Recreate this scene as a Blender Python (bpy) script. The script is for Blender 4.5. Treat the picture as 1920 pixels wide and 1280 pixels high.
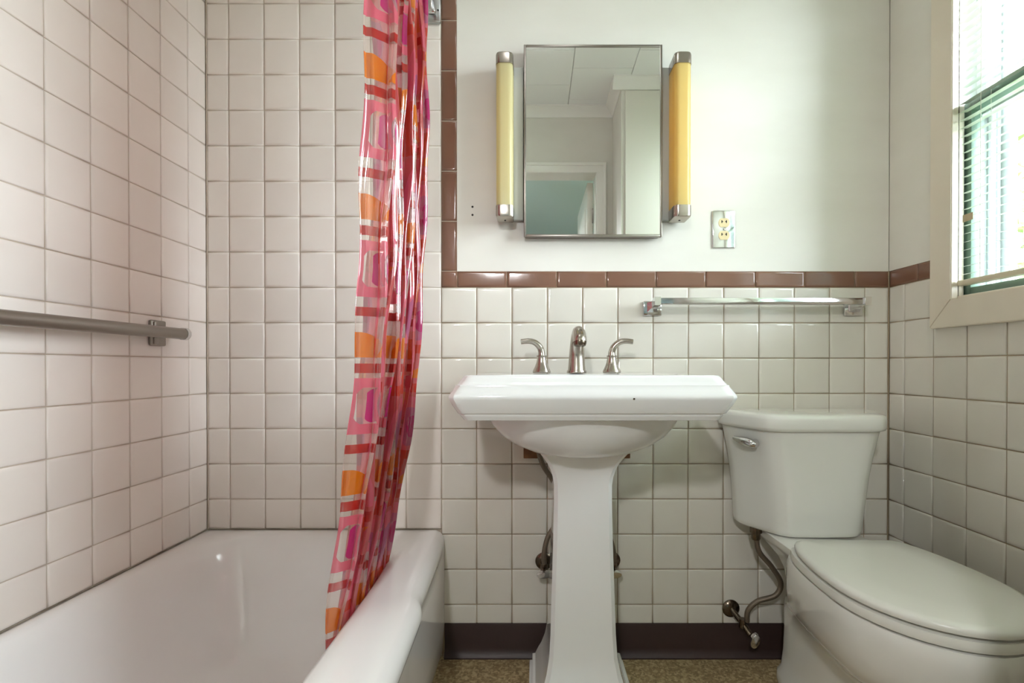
import bpy, bmesh, math, random
from math import sin, cos, pi, radians, sqrt, tan
from mathutils import Vector, Matrix

random.seed(7)
sc = bpy.context.scene
for o in list(bpy.data.objects):
    bpy.data.objects.remove(o)
C = sc.collection

# ------------------------------------------------------------------ camera
# world: back wall tile faces lie in y = 0, floor z = 0, camera looks along +y
F_PX, CAM_D, CAM_Z = 954.0, 1.578, 0.905
cam = bpy.data.cameras.new('camera')
camo = bpy.data.objects.new('camera', cam)
C.objects.link(camo)
camo.location = (0, -CAM_D, CAM_Z)
camo.rotation_euler = (radians(90 - 0.35), 0, 0)
cam.sensor_width = 36
cam.lens = F_PX / 1920 * 36
cam.shift_x = -43 / 1920
cam.shift_y = (46 + F_PX * tan(radians(0.35))) / 1920
cam.clip_start = 0.01
sc.camera = camo

# ------------------------------------------------------------------ world (bright overcast daylight)
w = bpy.data.worlds.new('overcast_sky')
sc.world = w
w.use_nodes = True
bg = w.node_tree.nodes['Background']
bg.inputs[0].default_value = (0.84, 0.93, 1.0, 1)
bg.inputs[1].default_value = 22.0

def area_light(name, loc, rot, sx, sy, power, col=(1, 1, 1), portal=False):
    l = bpy.data.lights.new(name, 'AREA')
    l.shape = 'RECTANGLE'
    l.size, l.size_y = sx, sy
    l.energy = power
    l.color = col
    if portal:
        l.cycles.is_portal = True
    o = bpy.data.objects.new(name, l)
    C.objects.link(o)
    o.location = loc
    o.rotation_euler = rot
    return o

# window portal only guides sky sampling
area_light('window_portal', (1.27, -0.70, 1.655), (0, radians(90), 0), 1.16, 0.92, 1, portal=True)
HALL_FILL_POWER = 50
FILL_DOME_EMISSION = 5.5

sc.view_settings.view_transform = 'Standard'
sc.view_settings.look = 'None'
sc.view_settings.gamma = 1.0
sc.view_settings.use_curve_mapping = False
sc.view_settings.exposure = 0.32
sc.cycles.max_bounces = 8
sc.cycles.diffuse_bounces = 5
sc.cycles.glossy_bounces = 6
sc.cycles.transmission_bounces = 8
sc.cycles.transparent_max_bounces = 12
sc.cycles.adaptive_threshold = 0.04
sc.cycles.sample_clamp_indirect = 6.0
sc.cycles.caustics_reflective = False
sc.cycles.caustics_refractive = False

# ------------------------------------------------------------------ materials
def srgb(r, g, b):
    f = lambda c: (c / 255 / 12.92) if c / 255 <= 0.04045 else ((c / 255 + 0.055) / 1.055) ** 2.4
    return (f(r), f(g), f(b), 1)

MATS = {}
def mat(name, col, rough=0.5, metal=0.0, spec=0.5, var=0.0, noise=0.0, nscale=6.0, ncol=None,
        bump=0.0, bscale=40.0, coat=0.0, trans=0.0, sss=0.0, stretch=None):
    if name in MATS:
        return MATS[name]
    m = bpy.data.materials.new(name)
    m.use_nodes = True
    nt = m.node_tree
    b = nt.nodes['Principled BSDF']
    b.inputs['Base Color'].default_value = col
    b.inputs['Roughness'].default_value = rough
    b.inputs['Metallic'].default_value = metal
    b.inputs['Specular IOR Level'].default_value = spec
    b.inputs['Coat Weight'].default_value = coat
    b.inputs['Coat Roughness'].default_value = 0.05
    b.inputs['Transmission Weight'].default_value = trans
    if sss:
        b.inputs['Subsurface Weight'].default_value = sss
        b.inputs['Subsurface Radius'].default_value = (0.03, 0.02, 0.008)
    cur = None
    tc = nt.nodes.new('ShaderNodeTexCoord')
    vec = tc.outputs['Object']
    if noise or bump:
        geo = nt.nodes.new('ShaderNodeNewGeometry')
        vec = geo.outputs['Position']
        if stretch:
            mp = nt.nodes.new('ShaderNodeMapping')
            mp.inputs['Scale'].default_value = stretch
            nt.links.new(vec, mp.inputs['Vector'])
            vec = mp.outputs['Vector']
    if noise:
        n = nt.nodes.new('ShaderNodeTexNoise')
        n.inputs['Scale'].default_value = nscale
        n.inputs['Detail'].default_value = 5
        nt.links.new(vec, n.inputs['Vector'])
        r = nt.nodes.new('ShaderNodeValToRGB')
        r.color_ramp.elements[0].position = 0.35
        r.color_ramp.elements[1].position = 0.72
        nt.links.new(n.outputs['Fac'], r.inputs['Fac'])
        mx = nt.nodes.new('ShaderNodeMix')
        mx.data_type = 'RGBA'
        mx.inputs['A'].default_value = col
        mx.inputs['B'].default_value = ncol or tuple(c * 0.8 for c in col[:3]) + (1,)
        ml = nt.nodes.new('ShaderNodeMath')
        ml.operation = 'MULTIPLY'
        ml.inputs[1].default_value = noise
        nt.links.new(r.outputs['Color'], ml.inputs[0])
        nt.links.new(ml.outputs[0], mx.inputs['Factor'])
        cur = mx.outputs['Result']
        nt.links.new(cur, b.inputs['Base Color'])
    if var:
        oi = nt.nodes.new('ShaderNodeObjectInfo')
        mr = nt.nodes.new('ShaderNodeMapRange')
        mr.inputs['To Min'].default_value = 1 - var
        mr.inputs['To Max'].default_value = 1 + var * 0.4
        nt.links.new(oi.outputs['Random'], mr.inputs['Value'])
        hs = nt.nodes.new('ShaderNodeHueSaturation')
        hs.inputs['Color'].default_value = col
        if cur:
            nt.links.new(cur, hs.inputs['Color'])
        nt.links.new(mr.outputs['Result'], hs.inputs['Value'])
        nt.links.new(hs.outputs['Color'], b.inputs['Base Color'])
    if bump:
        n2 = nt.nodes.new('ShaderNodeTexNoise')
        n2.inputs['Scale'].default_value = bscale
        n2.inputs['Detail'].default_value = 4
        nt.links.new(vec, n2.inputs['Vector'])
        bp = nt.nodes.new('ShaderNodeBump')
        bp.inputs['Strength'].default_value = bump
        bp.inputs['Distance'].default_value = 0.002
        nt.links.new(n2.outputs['Fac'], bp.inputs['Height'])
        nt.links.new(bp.outputs['Normal'], b.inputs['Normal'])
    MATS[name] = m
    return m

M_TILE_W = mat('wainscot_tile_glaze', srgb(221, 216, 206), 0.12, var=0.05, noise=0.25, nscale=9, ncol=srgb(209, 201, 189), bump=0.12, bscale=14)
M_TILE_A = mat('alcove_tile_glaze', srgb(238, 229, 222), 0.26, var=0.05, noise=0.35, nscale=7, ncol=srgb(228, 216, 206), bump=0.10, bscale=14)
M_BROWN = mat('brown_trim_glaze', srgb(126, 92, 75), 0.14, var=0.08, noise=0.3, nscale=14, ncol=srgb(108, 76, 60), bump=0.10, bscale=22)
M_GROUT_A = mat('alcove_grout', srgb(204, 190, 174), 0.9, noise=0.7, nscale=9, ncol=srgb(160, 142, 122))
M_GROUT_W = mat('wainscot_grout', srgb(172, 154, 128), 0.9, noise=0.8, nscale=6, ncol=srgb(110, 92, 68))
M_PAINT = mat('aged_cream_wall_paint', srgb(227, 224, 216), 0.42, noise=0.45, nscale=2.6, ncol=srgb(211, 206, 194), bump=0.25, bscale=9, stretch=(1, 1, 2.4))
M_CEIL = mat('white_ceiling_paint', srgb(240, 240, 238), 0.7, var=0.02)
M_TRIM = mat('cream_trim_paint', srgb(224, 214, 198), 0.35, noise=0.3, nscale=8, ncol=srgb(206, 192, 170))
M_WHITE_TRIM = mat('white_trim_paint', srgb(238, 236, 230), 0.3)
M_PORC = mat('white_porcelain', srgb(232, 232, 231), 0.06, coat=0.4, noise=0.15, nscale=5, ncol=srgb(222, 220, 216))
M_PORC_T = mat('toilet_porcelain', srgb(228, 227, 221), 0.08, coat=0.3)
M_SEAT = mat('toilet_seat_plastic', srgb(224, 223, 215), 0.22)
M_TUB = mat('tub_enamel', srgb(244, 240, 239), 0.10, coat=0.3, noise=0.2, nscale=3, ncol=srgb(222, 216, 212))
M_CHROME = mat('chrome', (0.75, 0.75, 0.76, 1), 0.10, 1.0)
M_NICKEL = mat('brushed_nickel', srgb(176, 168, 158), 0.24, 1.0)
M_STEEL = mat('dull_steel', srgb(150, 143, 136), 0.30, 1.0)
M_SILVER = mat('galvanised_steel', srgb(190, 194, 194), 0.28, 1.0)
M_HOSE = mat('braided_supply_hose', srgb(122, 110, 96), 0.45, 0.7, bump=0.6, bscale=300)
M_DARKCHROME = mat('tarnished_chrome', srgb(120, 108, 94), 0.22, 1.0, noise=0.6, nscale=60, ncol=srgb(70, 56, 44))
M_BASE = mat('dark_brown_vinyl', srgb(50, 32, 29), 0.5, noise=0.4, nscale=12, ncol=srgb(40, 26, 24))
M_WOOD = mat('raw_wood', srgb(134, 92, 52), 0.7, noise=0.9, nscale=30, ncol=srgb(86, 50, 26))
M_GREENSASH = mat('green_painted_sash', srgb(110, 134, 120), 0.4, noise=0.3, nscale=14, ncol=srgb(92, 116, 104))
M_VINYL = mat('white_window_vinyl', srgb(236, 238, 240), 0.3)
M_TRACK = mat('grey_window_track', srgb(160, 168, 166), 0.4)
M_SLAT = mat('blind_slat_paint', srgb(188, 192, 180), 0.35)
M_CORD = mat('blind_cord', srgb(226, 224, 214), 0.8)
M_TAN = mat('tan_paper', srgb(196, 178, 146), 0.8)
M_IVORY = mat('ivory_plastic', srgb(226, 208, 164), 0.3)
M_BLACK = mat('dark_slot', srgb(24, 20, 18), 0.6)
M_PLASTER_EDGE = mat('caulk', srgb(228, 220, 206), 0.6)
M_HALL = mat('hall_wall_paint', srgb(150, 166, 164), 0.6)
M_DOOR = mat('door_paint', srgb(228, 224, 214), 0.35)
M_LEAF = mat('leaf', srgb(96, 150, 66), 0.5, noise=0.8, nscale=3, ncol=srgb(150, 180, 100))
M_BARK = mat('bark', srgb(96, 80, 64), 0.9, noise=0.6, nscale=20, ncol=srgb(60, 48, 38))
M_GRASS = mat('lawn', srgb(134, 146, 118), 0.9, noise=0.6, nscale=4, ncol=srgb(110, 122, 96))

def mirror_mat():
    m = mat('mirror_silvering', (0.90, 0.92, 0.91, 1), 0.015, 1.0)
    return m
M_MIRROR = mirror_mat()

def diffuser_mat(name, col, deep):
    """yellowed acrylic light tube cover, partly translucent with fine vertical reeding"""
    m = bpy.data.materials.new(name)
    m.use_nodes = True
    nt = m.node_tree
    nt.nodes.clear()
    out = nt.nodes.new('ShaderNodeOutputMaterial')
    p = nt.nodes.new('ShaderNodeBsdfPrincipled')
    p.inputs['Base Color'].default_value = col
    p.inputs['Roughness'].default_value = 0.28
    t = nt.nodes.new('ShaderNodeBsdfTranslucent')
    t.inputs['Color'].default_value = deep
    mx = nt.nodes.new('ShaderNodeMixShader')
    mx.inputs[0].default_value = 0.4
    nt.links.new(p.outputs[0], mx.inputs[1])
    nt.links.new(t.outputs[0], mx.inputs[2])
    nt.links.new(mx.outputs[0], out.inputs[0])
    return m
M_DIFF_PALE = diffuser_mat('pale_yellow_acrylic', srgb(232, 222, 172), srgb(236, 216, 140))
M_DIFF_WINDOW_LIT = diffuser_mat('window_lit_yellow_acrylic', srgb(238, 214, 136), srgb(244, 204, 104))  # same acrylic, deeper yellow holds window light shining through it

def floor_mat():
    m = bpy.data.materials.new('speckled_tan_sheet_floor')
    m.use_nodes = True
    nt = m.node_tree
    b = nt.nodes['Principled BSDF']
    b.inputs['Roughness'].default_value = 0.45
    geo = nt.nodes.new('ShaderNodeNewGeometry')
    vo = nt.nodes.new('ShaderNodeTexVoronoi')
    vo.inputs['Scale'].default_value = 150
    no = nt.nodes.new('ShaderNodeTexNoise')
    no.inputs['Scale'].default_value = 60
    no.inputs['Detail'].default_value = 8
    nt.links.new(geo.outputs['Position'], vo.inputs['Vector'])
    nt.links.new(geo.outputs['Position'], no.inputs['Vector'])
    r = nt.nodes.new('ShaderNodeValToRGB')
    e = r.color_ramp.elements
    e[0].position, e[0].color = 0.25, srgb(132, 112, 80)
    e[1].position, e[1].color = 0.75, srgb(190, 170, 130)
    e2 = r.color_ramp.elements.new(0.5)
    e2.color = srgb(160, 138, 102)
    sep = nt.nodes.new('ShaderNodeSeparateColor')
    nt.links.new(vo.outputs['Color'], sep.inputs[0])
    ad = nt.nodes.new('ShaderNodeMath')
    ad.operation = 'MULTIPLY_ADD'
    ad.inputs[1].default_value = 0.55
    nt.links.new(sep.outputs[0], ad.inputs[0])
    ml = nt.nodes.new('ShaderNodeMath')
    ml.operation = 'MULTIPLY'
    ml.inputs[1].default_value = 0.45
    nt.links.new(no.outputs['Fac'], ml.inputs[0])
    nt.links.new(ml.outputs[0], ad.inputs[2])
    nt.links.new(ad.outputs[0], r.inputs['Fac'])
    nt.links.new(r.outputs['Color'], b.inputs['Base Color'])
    return m
M_FLOOR = floor_mat()

def schlick(nt, f0=0.04):
    """thin-sheet reflectance that is the same from both faces"""
    g = nt.nodes.new('ShaderNodeNewGeometry')
    d = nt.nodes.new('ShaderNodeVectorMath')
    d.operation = 'DOT_PRODUCT'
    nt.links.new(g.outputs['Normal'], d.inputs[0])
    nt.links.new(g.outputs['Incoming'], d.inputs[1])
    def mth(op, a, b=None, c=None):
        n = nt.nodes.new('ShaderNodeMath')
        n.operation = op
        n.use_clamp = op == 'SUBTRACT'
        for i, q in enumerate((a, b, c)):
            if q is None: continue
            if isinstance(q, (int, float)): n.inputs[i].default_value = q
            else: nt.links.new(q, n.inputs[i])
        return n.outputs[0]
    k = mth('ABSOLUTE', d.outputs['Value'])
    k = mth('SUBTRACT', 1.0, k)
    k = mth('POWER', k, 5.0)
    return mth('MULTIPLY_ADD', k, 1 - f0, f0)

def glass_mat():
    m = bpy.data.materials.new('window_glass')
    m.use_nodes = True
    nt = m.node_tree
    nt.nodes.clear()
    out = nt.nodes.new('ShaderNodeOutputMaterial')
    tr = nt.nodes.new('ShaderNodeBsdfTransparent')
    tr.inputs[0].default_value = (0.97, 0.985, 0.98, 1)
    gl = nt.nodes.new('ShaderNodeBsdfGlossy')
    gl.inputs['Roughness'].default_value = 0.02
    mx = nt.nodes.new('ShaderNodeMixShader')
    nt.links.new(schlick(nt), mx.inputs[0])
    nt.links.new(tr.outputs[0], mx.inputs[1])
    nt.links.new(gl.outputs[0], mx.inputs[2])
    nt.links.new(mx.outputs[0], out.inputs[0])
    return m
M_GLASS = glass_mat()

# ---- node expression builder for the printed curtain
class E:
    nt = None
    def __init__(s, sock): s.s = sock
    @staticmethod
    def op(kind, *a):
        n = E.nt.nodes.new('ShaderNodeMath')
        n.operation = kind
        for i, v in enumerate(a):
            if isinstance(v, E): E.nt.links.new(v.s, n.inputs[i])
            else: n.inputs[i].default_value = v
        return E(n.outputs[0])
    def __add__(s, o): return E.op('ADD', s, o)
    def __sub__(s, o): return E.op('SUBTRACT', s, o)
    def __rsub__(s, o): return E.op('SUBTRACT', o, s)
    def __mul__(s, o): return E.op('MULTIPLY', s, o)
    def __truediv__(s, o): return E.op('DIVIDE', s, o)
    def lt(s, o): return E.op('LESS_THAN', s, o)
    def gt(s, o): return E.op('GREATER_THAN', s, o)
    def __and__(s, o): return E.op('MULTIPLY', s, o)
    def __or__(s, o): return E.op('MAXIMUM', s, o)
def rect(u, v, u0, u1, v0, v1): return u.gt(u0) & u.lt(u1) & v.gt(v0) & v.lt(v1)
def ell(u, v, cu, cv, ru, rv):
    a = (u - cu) / ru
    b = (v - cv) / rv
    return (a * a + b * b).lt(1.0)

def curtain_mat():
    m = bpy.data.materials.new('printed_clear_vinyl')
    m.use_nodes = True
    nt = m.node_tree
    nt.nodes.clear()
    E.nt = nt
    uv = nt.nodes.new('ShaderNodeUVMap')
    sp = nt.nodes.new('ShaderNodeSeparateXYZ')
    nt.links.new(uv.outputs[0], sp.inputs[0])
    U, V = E(sp.outputs[0]), E(sp.outputs[1])          # metres along the cloth, metres down
    PV, PU = 0.272, 0.31
    u = E.op('FLOORED_MODULO', U, PU)
    v = E.op('FLOORED_MODULO', V, PV)
    row2 = E.op('FLOORED_MODULO', V + 0.129, PV)
    RED, CORAL = srgb(186, 36, 32), srgb(208, 62, 44)
    PINK, MAG = srgb(228, 104, 126), srgb(200, 20, 118)
    ORG, MAUVE = srgb(226, 120, 8), srgb(196, 96, 140)
    layers = [(rect(u, v, 0.094, 0.309, 0.0, 0.30), srgb(212, 96, 98))]
    # column one: orange leaf, red bars, pink frame with a magenta bean
    q = E.op('SQRT', E.op('MAXIMUM', v / 0.050, 0.0))
    layers.append((rect(u, v, 0.0, 0.088, 0.0, 0.050) & u.lt(q * 0.07 + 0.02), ORG))
    layers.append((rect(u, v, 0.0, 0.090, 0.062, 0.081), RED))
    fr = rect(u, v, 0.0, 0.090, 0.091, 0.110) | (rect(u, v, 0.0, 0.014, 0.10, 0.19)) | rect(u, v, 0.0, 0.090, 0.182, 0.202)
    fr = fr | (rect(u, v, 0.0, 0.09, 0.105, 0.188) & ell(u, v, 0.045, 0.146, 0.05, 0.052) & E.op('SUBTRACT', 1.0, ell(u, v, 0.045, 0.146, 0.038, 0.041)))
    layers.append((fr, PINK))
    layers.append((ell(u, v, 0.050, 0.146, 0.024, 0.034) & u.gt(0.034), MAG))
    layers.append((rect(u, v, 0.0, 0.090, 0.222, 0.240), RED))
    # column two: coral window frame with orange hills, pink ring with mauve heart
    layers.append((ell(u, row2, 0.155, 0.08, 0.062, 0.078), PINK))
    layers.append((ell(u, row2, 0.150, 0.08, 0.036, 0.050), MAUVE))
    layers.append((ell(u, row2, 0.142, 0.08, 0.016, 0.028), MAG))
    cf = rect(u, v, 0.096, 0.216, 0.012, 0.135)
    hole = rect(u, v, 0.114, 0.150, 0.034, 0.112) | rect(u, v, 0.166, 0.202, 0.034, 0.112)
    layers.append((cf & E.op('SUBTRACT', 1.0, hole), CORAL))
    layers.append((hole & (v - 0.115).gt((u - 0.21) * 0.6) & v.lt(0.098) & v.gt(0.04), ORG))
    # column three: arches, bars, half moons
    layers.append((ell(u, v, 0.264, 0.07, 0.044, 0.066) & v.lt(0.09), PINK))
    layers.append((ell(u, v, 0.264, 0.07, 0.026, 0.044) & v.lt(0.09), CORAL))
    layers.append((rect(u, v, 0.224, 0.306, 0.100, 0.122), RED))
    layers.append((rect(u, v, 0.228, 0.300, 0.132, 0.180) & (u - 0.228).gt((v - 0.132) * 1.1), ORG))
    layers.append((rect(u, v, 0.224, 0.306, 0.192, 0.212), RED))
    layers.append((rect(u, v, 0.222, 0.308, 0.220, 0.252), PINK))
    col = None
    mask = None
    for mk, c in layers:
        mx = nt.nodes.new('ShaderNodeMix')
        mx.data_type = 'RGBA'
        nt.links.new(mk.s, mx.inputs['Factor'])
        if col is None: mx.inputs['A'].default_value = srgb(246, 234, 226)
        else: nt.links.new(col, mx.inputs['A'])
        mx.inputs['B'].default_value = c
        col = mx.outputs['Result']
        mask = mk if mask is None else (mask | mk)
    tint = nt.nodes.new('ShaderNodeMix')
    tint.data_type = 'RGBA'
    tint.inputs['Factor'].default_value = 0.45
    nt.links.new(col, tint.inputs['A'])
    tint.inputs['B'].default_value = (1, 0.93, 0.92, 1)
    out = nt.nodes.new('ShaderNodeOutputMaterial')
    tr = nt.nodes.new('ShaderNodeBsdfTransparent')
    nt.links.new(tint.outputs['Result'], tr.inputs[0])
    df = nt.nodes.new('ShaderNodeBsdfDiffuse')
    tl = nt.nodes.new('ShaderNodeBsdfTranslucent')
    nt.links.new(col, df.inputs[0])
    nt.links.new(col, tl.inputs[0])
    body = nt.nodes.new('ShaderNodeMixShader')
    body.inputs[0].default_value = 0.42
    nt.links.new(df.outputs[0], body.inputs[1])
    nt.links.new(tl.outputs[0], body.inputs[2])
    op = mask * 0.60 + 0.20
    mixa = nt.nodes.new('ShaderNodeMixShader')
    nt.links.new(op.s, mixa.inputs[0])
    nt.links.new(tr.outputs[0], mixa.inputs[1])
    nt.links.new(body.outputs[0], mixa.inputs[2])
    gl = nt.nodes.new('ShaderNodeBsdfGlossy')
    gl.inputs['Roughness'].default_value = 0.05
    fin = nt.nodes.new('ShaderNodeMixShader')
    nt.links.new(schlick(nt, 0.13), fin.inputs[0])
    nt.links.new(mixa.outputs[0], fin.inputs[1])
    nt.links.new(gl.outputs[0], fin.inputs[2])
    nt.links.new(fin.outputs[0], out.inputs[0])
    return m
M_CURTAIN = curtain_mat()

# ------------------------------------------------------------------ mesh helpers
def link(name, me, material=None, parent=None, smooth=None):
    o = bpy.data.objects.new(name, me)
    C.objects.link(o)
    if material and not me.materials:
        me.materials.append(material)
    if smooth is not None:
        for p in me.polygons:
            p.use_smooth = True
        me.set_sharp_from_angle(angle=radians(smooth))
    if parent:
        o.parent = parent
    return o

def tag(o, label=None, cat=None, group=None, kind=None):
    if label: o['label'] = label
    if cat: o['category'] = cat
    if group: o['group'] = group
    if kind: o['kind'] = kind
    return o

def empty(name, loc=(0, 0, 0)):
    o = bpy.data.objects.new(name, None)
    o.empty_display_size = 0.05
    C.objects.link(o)
    o.location = loc
    return o

class MB:
    """collects geometry in thing-local coordinates"""
    def __init__(s):
        s.bm = bmesh.new()
    def box(s, x0, x1, y0, y1, z0, z1, bev=0.0, seg=2):
        bm2 = bmesh.new()
        bmesh.ops.create_cube(bm2, size=1)
        for v in bm2.verts:
            v.co = Vector(((x0 + x1) / 2 + v.co.x * (x1 - x0), (y0 + y1) / 2 + v.co.y * (y1 - y0), (z0 + z1) / 2 + v.co.z * (z1 - z0)))
        if bev:
            bmesh.ops.bevel(bm2, geom=bm2.edges[:], offset=bev, segments=seg, affect='EDGES', profile=0.5)
        s.merge(bm2)
        return s
    def merge(s, bm2, mtx=None):
        mp = {}
        for v in bm2.verts:
            mp[v] = s.bm.verts.new(mtx @ v.co if mtx else v.co)
        for f in bm2.faces:
            try: s.bm.faces.new([mp[v] for v in f.verts])
            except ValueError: pass
        bm2.free()
        return s
    def loft(s, rings, cap0=True, cap1=True, closed=True):
        rows = [[s.bm.verts.new(p) for p in r] for r in rings]
        n = len(rows[0])
        for a, b in zip(rows, rows[1:]):
            for i in range(n if closed else n - 1):
                j = (i + 1) % n
                s.bm.faces.new((a[i], a[j], b[j], b[i]))
        if cap0: s.bm.faces.new(rows[0][::-1])
        if cap1: s.bm.faces.new(rows[-1])
        return s
    def tube(s, pts, rad, n=12, caps=True, flat=1.0):
        pts = [Vector(p) for p in pts]
        if not hasattr(rad, '__len__'): rad = [rad] * len(pts)
        rings = []
        up = None
        for i, p in enumerate(pts):
            d = (pts[min(i + 1, len(pts) - 1)] - pts[max(i - 1, 0)]).normalized()
            if up is None:
                up = Vector((0, 0, 1)) if abs(d.z) < 0.9 else Vector((1, 0, 0))
            a = d.cross(up).normalized()
            b = a.cross(d).normalized()
            up = b
            rings.append([p + a * cos(2 * pi * k / n) * rad[i] + b * sin(2 * pi * k / n) * rad[i] * flat for k in range(n)])
        return s.loft(rings, caps, caps)
    def lathe(s, prof, n=24, origin=(0, 0, 0), axis='Z'):
        o = Vector(origin)
        rings = []
        for r, h in prof:
            ring = []
            for k in range(n):
                a = 2 * pi * k / n
                c, d = r * cos(a), r * sin(a)
                if axis == 'Z': p = Vector((c, d, h))
                elif axis == 'Y': p = Vector((c, h, d))
                else: p = Vector((h, c, d))
                ring.append(o + p)
            rings.append(ring)
        return s.loft(rings)
    def build(s, name, material, parent=None, smooth=40):
        bmesh.ops.recalc_face_normals(s.bm, faces=s.bm.faces[:])
        me = bpy.data.meshes.new(name)
        s.bm.to_mesh(me)
        s.bm.free()
        return link(name, me, material, parent, smooth)

def smoothpath(pts, n=6):
    """Catmull-Rom through points"""
    P = [Vector(p) for p in pts]
    P = [P[0] * 2 - P[1]] + P + [P[-1] * 2 - P[-2]]
    out = []
    for i in range(1, len(P) - 2):
        for k in range(n):
            t = k / n
            a, b, c, d = P[i - 1], P[i], P[i + 1], P[i + 2]
            out.append(0.5 * (2 * b + (c - a) * t + (2 * a - 5 * b + 4 * c - d) * t * t + (3 * b - a - 3 * c + d) * t ** 3))
    out.append(P[-2])
    return out

def chaikin(poly, it=3, keep=0.2):
    for _ in range(it):
        q = []
        for i in range(len(poly)):
            a, b = Vector(poly[i]), Vector(poly[(i + 1) % len(poly)])
            q += [a.lerp(b, keep), a.lerp(b, 1 - keep)]
        poly = q
    return poly

# ------------------------------------------------------------------ dimensions
XL, XR = -1.016, 1.0966          # side walls
YR = -1.52                       # wall behind the camera
ZC = 2.435                       # ceiling
P = 0.1095                       # tile pitch
JT = 0.0025                      # joint
GX = -0.2905                     # a vertical joint on the back wall
GZ = 1.0390                      # a horizontal joint on all walls
Z_TUB, Z_BASE = 0.400, 0.106
Z_BR0, Z_BR1 = 1.1485, 1.1995    # brown border

# ------------------------------------------------------------------ tiles
TM = {}
def tile_mesh(wd, ht, key, depth=0.008, soft=0.004):
    k = (key, round(wd, 4), round(ht, 4))
    if k in TM: return TM[k]
    def r(ins, z):
        a, b = wd / 2 - ins, ht / 2 - ins
        return [(-a, -b, z), (a, -b, z), (a, b, z), (-a, b, z)]
    v = r(0, -depth) + r(0, -0.0018) + r(soft * 0.55, -0.0003) + r(soft * 1.9, 0)
    f = []
    for L in range(3):
        for i in range(4):
            j = (i + 1) % 4
            f.append((L * 4 + i, L * 4 + j, L * 4 + 4 + j, L * 4 + 4 + i))
    f.append((12, 13, 14, 15))
    me = bpy.data.meshes.new('tile')
    me.from_pydata(v, [], f)
    for p in me.polygons: p.use_smooth = True
    me.set_sharp_from_angle(angle=radians(70))
    TM[k] = me
    return me

ROT = {'back': (pi / 2, 0, 0), 'left': (pi / 2, 0, pi / 2), 'right': (pi / 2, 0, -pi / 2)}
def put_tile(parent, side, a0, a1, z0, z1, m, name='tile', joint=JT, tilt=0.004):
    wd, ht = a1 - a0 - joint, z1 - z0 - joint
    if wd < 0.008 or ht < 0.008: return
    me = tile_mesh(wd, ht, m.name)
    if not me.materials: me.materials.append(m)
    o = bpy.data.objects.new(name, me)
    C.objects.link(o)
    a, z = (a0 + a1) / 2, (z0 + z1) / 2
    d = random.uniform(-0.0003, 0.0003)
    if side == 'back': o.location = (a, d, z)
    elif side == 'left': o.location = (XL - d, a, z)
    else: o.location = (XR + d, a, z)
    r = ROT[side]
    o.rotation_euler = (r[0] + random.gauss(0, tilt * 0.5), random.gauss(0, 0.0012), r[2] + random.gauss(0, tilt * 0.5))
    o.parent = parent
    return o

def tile_field(parent, side, a0, a1, z0, z1, ga, m):
    i0 = math.floor((a0 - ga) / P) - 1
    i1 = math.ceil((a1 - ga) / P) + 1
    k0 = math.floor((z0 - GZ) / P) - 1
    k1 = math.ceil((z1 - GZ) / P) + 1
    for i in range(i0, i1):
        for k in range(k0, k1):
            b0, b1 = max(a0, ga + i * P), min(a1, ga + (i + 1) * P)
            c0, c1 = max(z0, GZ + k * P), min(z1, GZ + (k + 1) * P)
            if b1 - b0 > 0.012 and c1 - c0 > 0.012:
                put_tile(parent, side, b0, b1, c0, c1, m)

# ------------------------------------------------------------------ room shell
# back wall
wb = MB().box(XL - 0.1, XR + 0.16, 0.010, 0.14, -0.02, ZC + 0.02).build('wall_back', M_PAINT)
tag(wb, 'back wall with white tile wainscot, brown border and cream paint above', 'wall', kind='structure')
MB().box(-0.2415, XR, 0.0015, 0.0105, Z_BR1 - 0.001, ZC).build('painted_plaster', M_PAINT, wb)
MB().box(XL - 0.005, GX, 0.0030, 0.0104, Z_TUB - 0.02, ZC).build('grout_field', M_GROUT_A, wb)
MB().box(GX, XR, 0.0030, 0.0104, 0.0, Z_BR1 - 0.001).build('grout_field', M_GROUT_W, wb)
MB().box(GX, -0.2415, 0.0030, 0.0104, Z_BR1 - 0.001, ZC).build('grout_field', M_GROUT_A, wb)
tile_field(wb, 'back', XL, GX, Z_TUB - 0.0015, ZC, GX, M_TILE_A)
tile_field(wb, 'back', GX, XR, Z_BASE - 0.004, Z_BR0, GX, M_TILE_W)
PB = 0.1540
put_tile(wb, 'back', GX, -0.2405, Z_BR0, Z_BR1, M_BROWN, 'border_tile', 0.0022)
z = Z_BR1
while z < ZC:
    put_tile(wb, 'back', GX, -0.2405, z, min(ZC, z + PB), M_BROWN, 'border_tile', 0.0022)
    z += PB + 0.0008
x = -0.2405
while x < XR - 0.02:
    put_tile(wb, 'back', x, min(XR, x + PB), Z_BR0, Z_BR1, M_BROWN, 'border_tile', 0.0022)
    x += PB
for zz in (1.398, 1.373):
    MB().lathe([(0.0001, 0.0004), (0.0034, 0.0004), (0.0034, 0.006), (0.0001, 0.006)], 10, (-0.1935, 0.0008, zz), 'Y').build('screw_hole', M_BLACK, wb)

for xx in (XL + 0.001, XR - 0.001):
    MB().tube([(xx, -0.0006, Z_BASE if xx > 0 else Z_TUB), (xx, -0.0006, Z_BR1 if xx > 0 else ZC)], 0.0016, 6).build('corner_grout', M_GROUT_W if xx > 0 else M_GROUT_A, wb)

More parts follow.
